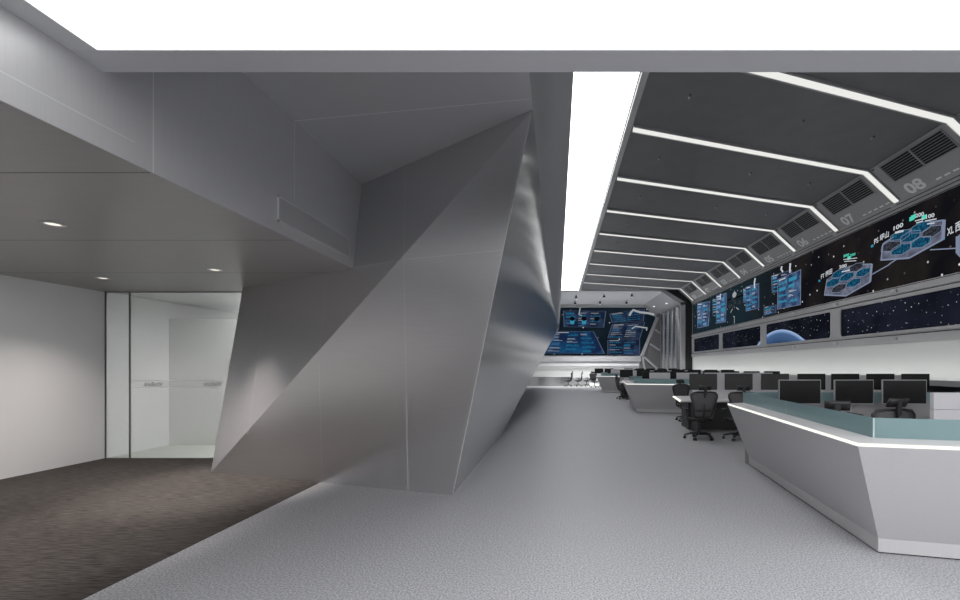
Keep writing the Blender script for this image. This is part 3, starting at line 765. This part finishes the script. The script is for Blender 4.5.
# ------------------------------------------------------------------ control consoles
def lerp(a, b, k): return V(a)*(1-k)+V(b)*k
def console(oy, label):
    root = empty('control_console', (2.8,3.8+oy,0), label=label, cat='desk', group='control consoles along the aisle')
    o0 = V((2.8,3.8,0))
    b = [V((3.117,7.366,0)), V((2.747,3.876,0)), V((8.6,2.354,0))]
    t = [V((2.746,7.287,0)), V((2.345,3.53,0)), V((8.5,1.93,0))]
    g = [V((3.04,7.4,0)), V((2.639,3.786,0)), V((8.6,2.236,0))]
    z = lambda p, h: V((p.x, p.y, h)) - o0
    mb = MB()
    mb.grid([[z(b[i],.127), z(t[i],.97), z(t[i],1.0), z(g[i],1.0)] for i in range(3)], 0, False)
    inn = [V((3.14,7.4,0)), V((2.99,4.05,0)), V((8.6,2.6,0))]
    mb.grid([[z(g[i],1.0), z(inn[i],1.0), z(inn[i],.0)] for i in range(3)], 0, False)
    for i in (0, 2): mb.poly([z(b[i],.0), z(b[i],.127), z(t[i],.97), z(t[i],1.0), z(g[i],1.0), z(inn[i],1.0), z(inn[i],0)])
    body = mb.build('counter', M['desk'], root)
    MB().grid([[z(t[i],1.001), z(lerp(t[i],g[i],.999),1.001)] for i in range(3)],0,False).build('ledge_top', M['desk_top'], root)
    mb = MB().grid([[z(b[i],.012), z(b[i],.127)] for i in range(3)], 0, False)
    mb.grid([[z(lerp(b[i],inn[i],.06),.0), z(lerp(b[i],inn[i],.06),.013)] for i in range(3)], 1, False)
    mb.build('plinth', [M['desk'], M['dark_void']], root)
    mb = MB()
    for i in range(2):
        d = (t[i+1]-t[i]).normalized(); nrm = V((d.y,-d.x,0))
        if nrm.dot(V((-1,-1,0))) < 0: nrm = -nrm
        p0, p1 = t[i]+nrm*.004, t[i+1]+nrm*.004
        mb.prism([z(p0,.975),z(p1,.975),z(p1,1.0),z(p0,1.0)], -nrm*.012)
    mb.build('light_strip', M['lamp_desk'], root)
    gj = lerp(g[0], g[1], .49)
    for a, c in ((g[0],gj),(gj,g[1]),(g[1],lerp(g[1],g[2],.36)),(lerp(g[1],g[2],.36),lerp(g[1],g[2],.7)),(lerp(g[1],g[2],.7),g[2])):
        d = (c-a).normalized(); nn = V((-d.y,d.x,0))*.012
        a2, c2 = a+d*.006, c-d*.006
        mb = MB().prism([z(a2,1.002),z(c2,1.002),z(c2,1.167),z(a2,1.167)], nn)
        mb.bar(z(a2+nn*.5,1.0),z(a2+nn*.5,1.167),.01,.014,(0,1,0),1); mb.bar(z(c2+nn*.5,1.0),z(c2+nn*.5,1.167),.01,.014,(0,1,0),1)
        mb.build('glass_panel', [M['glass_teal'], M['glass_edge']], root)
    MB().box(3.1-o0.x,8.6-o0.x,7.42-o0.y,7.48-o0.y,0,1.0).build('back_panel', M['desk_inner'], root)
    for k in range(3):
        xa, xb = 3.06+k*1.85, 3.06+(k+1)*1.85-.012
        mb = MB().box(xa-o0.x,xb-o0.x,7.44-o0.y,7.452-o0.y,1.0,1.167); mb.box(xa-o0.x,xa+.01-o0.x,7.439-o0.y,7.453-o0.y,1.0,1.168,1)
        mb.build('glass_panel', [M['glass_teal'], M['glass_edge']], root)
    MB().prism([V((3.14,7.38,.72))-o0,V((3.05,5.4,.72))-o0,V((3.5,6.5,.72))-o0,V((8.6,6.5,.72))-o0,V((8.6,7.38,.72))-o0],(0,0,.03)).build('worktop', M['desk_inner'], root)
    return root
console(0, 'pale grey angular control console with glowing edge, nearest the viewer')
console(11.8, 'pale grey control console in mid hall, its glass rail behind the chairs')
console(23.6, 'small-looking pale grey control console farthest down the hall')

# ------------------------------------------------------------------ benches behind the consoles
def bench(oy, label):
    root = empty('workbench', (3.0,10.6+oy,0), label=label, cat='desk', group='double workbenches')
    o0 = V((3.0,10.6,0))
    MB().prism([V(p)-o0 for p in ((2.89,10.6,.75),(9.0,10.6,.75),(9.0,12.4,.75),(3.17,12.4,.75))], (0,0,.03)).build('worktop', M['desk_top'], root, bevel=.004)
    MB().bar(V((2.885,10.62,.765))-o0, V((3.165,12.4,.765))-o0, .006, .028).build('light_strip', M['lamp_desk'], root)
    MB().bar(V((2.93,10.75,.783))-o0, V((3.17,12.3,.783))-o0, .05, .004).build('light_strip', M['lamp_desk'], root)
    tag(MB().box(3.45,9.0,11.47+oy,11.53+oy,.78,1.37).build('desk_divider', M['lilac'], bevel=.006), 'pale lilac divider standing along the '+label.replace('long ','').replace(' with a lilac divider',''), 'divider', 'desk dividers')
    MB().box(3.3-3,8.95-3,11.40-10.6,11.60-10.6,0,.75).build('cable_panel', M['under'], root)
    for x in (3.35, 8.9):
        MB().box(x-3,x-3+.05,.25,1.6,0,.75).build('leg', M['under'], root)
    return root
bench(0, 'long double workbench with a lilac divider behind the nearest console')
bench(11.8, 'long double workbench behind the mid hall console')
bench(23.6, 'double workbench behind the farthest console')

# ------------------------------------------------------------------ monitors
def make_monitor(scr, bez):
    r = empty('monitor', (0,0,0)); w, h = .66, .385
    MB().box(-w/2,w/2,-.012,.02,.25,.25+h).box(-w*.3,w*.3,.02,.045,.32,.55).build('casing', bez, r, bevel=.004)
    MB().box(-w/2+.012,w/2-.012,-.0145,-.012,.25+.014,.25+h-.012).build('screen', scr, r)
    s = MB().tube([(0,.07,.0),(0,.07,.42)], .018, 10).build('stand', M['silver'], r)
    MB().tube([(0,.07,.42),(0,.03,.42)], .02, 10).build('joint', M['chrome'], s)
    MB().lathe([(.11,0),(.11,.008),(.03,.014)], 20, (0,.07,0)).build('base', M['silver'], r)
    return r
mon_a = make_monitor(M['screen_off'], M['bezel']); mon_b = make_monitor(M['screen_sheen'], M['black']); mon_c = make_monitor(M['screen_off'], M['black'])
used = set()
def put_monitor(src, x, y, z, rz, label, group):
    if src.name in used: o = copy_tree(src)
    else: o = src; used.add(src.name)
    o.location = (x,y,z); o.rotation_euler = (0,0,rz); tag(o, label, 'monitor', group)
ordn = ('first','second','third','fourth','fifth','sixth','seventh')
place = ('nearest console','mid hall console','farthest console')
for i, x in enumerate((3.81,4.66,5.45)):
    put_monitor(mon_a, x, 7.12, .75, (0,.1,-.08)[i], 'black monitor in silver frame inside the nearest console, %s from the aisle' % ordn[i], 'monitors inside the nearest console')
for i, x in enumerate((3.47,4.32,5.19,6.06,6.87,7.71,8.55)):
    put_monitor(mon_b if i < 3 else mon_c, x+.03, 10.85, .78, 0, '%s monitor on the bench behind the nearest console, %s from the aisle' % ('painted-sheen grey' if i < 3 else 'black', ordn[i]), 'monitors on the bench behind the nearest console')
for j, oy in ((1,11.8),(2,23.6)):
    for i in range(7):
        put_monitor(mon_c, 3.85+.84*i-(.1 if j == 2 else 0), 6.95+oy, .75, 0, 'small distant black monitor inside the %s, %s from the aisle' % (place[j], ordn[i]), 'monitors inside the %s' % place[j])
    for i, x in enumerate((2.95 if j == 2 else 3.47, 3.7 if j == 2 else 4.32, 5.19,6.06,6.87,7.71,8.55)):
        put_monitor(mon_c, x+(.25 if j == 2 else 0), 10.9+oy, .78, 0, 'distant black monitor on the bench behind the %s, %s from the aisle' % (place[j], ordn[i]), 'monitors on the bench behind the %s' % place[j])

# ------------------------------------------------------------------ white storage panels behind the counters
def cabinet(x0, x1, y, h, label):
    t = empty('privacy_panel', ((x0+x1)/2,y,0), label=label, cat='panel', group='pale panels inside the consoles')
    w = (x1-x0)/2
    MB().box(-w,w,-.03,.03,.02,h-.205).build('lower_panel', M['lilac'], t, bevel=.005)
    MB().box(-w,w,-.03,.03,h-.2,h).build('upper_panel', M['lilac'], t, bevel=.005)
    MB().box(-w+.05,w-.05,-.02,.02,h-.21,h-.195).build('joint_strip', M['desk_inner'], t)
    MB().box(-w,-w+.04,-.15,.15,0,.02).box(w-.04,w,-.15,.15,0,.02).build('foot', M['desk_inner'], t)
cabinet(4.48, 7.6, 5.42, 1.28, 'pale lilac panel at the frame edge inside the nearest console')
cabinet(3.52, 4.30, 17.25, 1.345, 'pale lilac panel behind the mid hall console glass, nearest the aisle')
cabinet(4.55, 5.36, 17.25, 1.345, 'pale lilac panel behind the mid hall console glass, second from the aisle')
cabinet(5.62, 8.2, 17.25, 1.345, 'wide pale lilac panel inside the mid hall console, beyond the monitors')
cabinet(3.45, 4.9, 29.0, 1.40, 'pale lilac panel inside the farthest console')

# ------------------------------------------------------------------ task chairs
def make_chair():
    r = empty('task_chair', (0,0,0))
    for k in range(5):
        a = 2*PI*k/5+PI/2
        d = V((math.cos(a), math.sin(a), 0)); s = V((-d.y,d.x,0))
        lg = MB().tube([d*.03+V((0,0,.115)), d*.16+V((0,0,.125)), d*.31+V((0,0,.085))], [.028,.024,.017], 8).build('leg', M['frame_black'], r)
        mb = MB()
        for e in (-.022, .022):
            c = d*.31+V((0,0,.03)); mb.tube([c+s*(e-.012), c+s*(e+.012)], .029, 12)
        mb.tube([d*.31+V((0,0,.03)), d*.31+V((0,0,.09))], .009, 8)
        mb.build('caster', M['black'], lg)
    MB().lathe([(.045,.09),(.045,.15),(.028,.16),(.028,.36),(.06,.37),(.06,.40)], 14).build('gas_column', M['frame_black'], r)
    MB().box(-.11,.11,-.17,.1,.37,.42).tube([(-.22,0,.4),(.22,0,.4)], .016, 8).tube([(.1,.02,.39),(.24,.04,.37)], .012, 6).build('mechanism', M['frame_black'], r, bevel=.01)
    # seat: frame ring and mesh pan
    ring = []
    for k in range(28):
        a = 2*PI*k/28; x = .255*math.copysign(abs(math.cos(a))**.6, math.cos(a)); y = .235*math.copysign(abs(math.sin(a))**.6, math.sin(a))
        ring.append(V((x, y+.02, .45 - (.035 if y > .15 else 0)*((y-.15)/.085) + .012*abs(x)/.25)))
    st = MB().tube(ring, .022, 8, closed=True).build('seat', M['frame_black'], r)
    rows = []
    for q in (0,.35,.7,1.0):
        rows.append([V((p.x*q, .02+(p.y-.02)*q, p.z-.03*(1-q*q))) for p in ring+[ring[0]]])
    MB().grid(rows).build('seat_mesh', M['mesh'], st, solid=.006)
    # back
    half = [(0,.50),(.13,.50),(.19,.53),(.21,.62),(.222,.72),(.255,.84),(.285,.93),(.285,.985),(.245,1.03),(.13,1.045)]
    def yb(z, x): return -.215-.17*(z-.5) - .05*math.sin(PI*min(1,max(0,(z-.5)/.55))) + .35*x*x
    pts = half + [(0,1.045)] + [(-x,z) for x, z in reversed(half[1:])]
    loop = [V((x, yb(z,x), z)) for x, z in pts]
    bk = MB().tube(loop, .019, 8, closed=True).build('backrest', M['frame_black'], r)
    rows = []
    for z in [.50+.545*k/12 for k in range(13)]:
        w = 0.1
        for (x0,z0),(x1,z1) in zip(half[1:], half[2:]+[(.0,1.0451)]):
            if min(z0,z1) <= z <= max(z0,z1) and abs(z1-z0) > 1e-6: w = max(w, x0+(x1-x0)*(z-z0)/(z1-z0))
        rows.append([V((w*u, yb(z,w*u), z)) for u in (-1,-.6,-.2,.2,.6,1)])
    MB().grid(rows).build('back_mesh', M['mesh'], bk, solid=.005)
    MB().tube([(0,-.14,.40),(0,-.25,.46),(0,-.31,.62),(0,-.325,.80)], [.03,.028,.022,.016], 8).tube([(-.19,yb(.66,.19)-.02,.66),(-.1,-.315,.64),(.1,-.315,.64),(.19,yb(.66,.19)-.02,.66)], .02, 8).build('spine', M['frame_black'], r)
    for s in (-1, 1):
        ar = MB().tube([(s*.2,-.05,.40),(s*.29,-.08,.45),(s*.31,-.08,.64)], [.018,.02,.018], 8).build('armrest', M['frame_black'], r)
        MB().prism([V((s*.31-.045,-.16,.645)),V((s*.31+.045,-.16,.645)),V((s*.31+.04,.12,.645)),V((s*.31-.04,.12,.645))],(0,0,.03)).build('arm_pad', M['black'], ar, bevel=.012)
    hr = MB()
    rows = [[V((x, -.325-.03*k+.5*x*x, z)) for x in (-.13,-.07,0,.07,.13)] for k, z in enumerate((1.09,1.135,1.19))]
    hr.grid(rows)
    hd = hr.build('headrest', M['frame_black'], r, solid=.028)
    MB().box(-.03,.03,-.39,-.35,.98,1.15).tube([(0,-.33,.93),(0,-.37,1.0)], .02, 8).build('headrest_stem', M['frame_black'], hd, bevel=.008)
    return r
ch0 = make_chair(); nchair = [0]
def chair(x, y, rz, label, group, z=0):
    o = ch0 if nchair[0] == 0 else copy_tree(ch0)
    nchair[0] += 1
    o.location = (x,y,z); o.rotation_euler = (0,0,rz); tag(o, label, 'chair', group)
g1 = 'black mesh chairs inside the nearest console'
chair(3.42, 5.6, -.45, 'black mesh task chair behind the console glass, nearer the aisle', g1)
chair(4.25, 6.05, .1, 'black mesh task chair behind the console glass, beside the lilac panel', g1)
g2 = 'black mesh chairs around the bench behind the nearest console'
chair(3.12, 9.95, .05, 'black mesh task chair with its back to us at the bench end by the aisle', g2)
chair(3.95, 9.85, -.1, 'black mesh task chair half hidden by the end of the nearest console', g2)
chair(3.78, 13.2, PI+.3, 'black mesh task chair on the far side of the near bench, at its aisle end', g2)
chair(8.62, 10.0, .3, 'black mesh task chair in front of the dark wall base under the lit ledge', g2)
g3 = 'black mesh chairs farther down the hall'
chair(3.2, 21.9, -PI/2+.2, 'black mesh task chair on the aisle just behind the mid hall console', g3)
chair(4.3, 21.9, .1, 'black mesh task chair beyond the mid hall console glass', g3)
chair(2.78, 33.6, -.4, 'small distant black mesh chair on the aisle behind the farthest console', g3)
g4 = 'chairs at the low counter under the far screen'
for i, x in enumerate((.86,1.62,2.3)):
    chair(x, 34.9+.1*i, PI/2-.25+.1*i, 'tiny distant chair at the low far counter, ' + ('next to the counter body','middle one of three','outermost towards the consoles')[i], g4, .02)

# ------------------------------------------------------------------ low counter under the far screen
t = empty('reception_counter', (-.6,36.2,.02), label='low grey curved counter under the far video wall', cat='desk')
mb = MB(); out = []; inn = []
for k in range(15):
    a = k/14; x = -1.9+a*3.6; y = -.6+.9*(a-.5)**2*2
    out.append((x,y)); inn.append((x*.97,y+.55))
mb.prism([V((x,y,0)) for x, y in out]+[V((x,y,0)) for x, y in reversed(inn)], (0,0,.68)); mb.build('body', M['metal'], t)
mb = MB(); mb.prism([V((x*1.02,y-.06,.68)) for x, y in out]+[V((x*1.02,y+.05,.68)) for x, y in reversed(inn)], (0,0,.05)); mb.build('top', M['desk'], t)
MB().box(1.7,3.2,.0,.5,.0,.62).build('side_wing', M['desk'], t)

# ------------------------------------------------------------------ camera, world, view
cam = bpy.data.cameras.new('camera'); co = bpy.data.objects.new('camera', cam); C.objects.link(co)
co.location = (0,0,H); co.rotation_euler = (PI/2,0,0)
cam.lens = 17; cam.sensor_width = 36; cam.sensor_fit = 'HORIZONTAL'
cam.shift_x = -77/960; cam.shift_y = 66/960; cam.clip_end = 200
bpy.context.scene.camera = co
w = bpy.data.worlds.new('world'); bpy.context.scene.world = w; w.use_nodes = True
w.node_tree.nodes['Background'].inputs[0].default_value = (.5,.5,.52,1); w.node_tree.nodes['Background'].inputs[1].default_value = .05
vs = bpy.context.scene.view_settings
vs.view_transform = 'Standard'; vs.look = 'None'; vs.gamma = 1; vs.exposure = 0; vs.use_curve_mapping = False
cy = bpy.context.scene.cycles
cy.max_bounces = 8; cy.diffuse_bounces = 4; cy.glossy_bounces = 4; cy.transparent_max_bounces = 12; cy.sample_clamp_indirect = 6
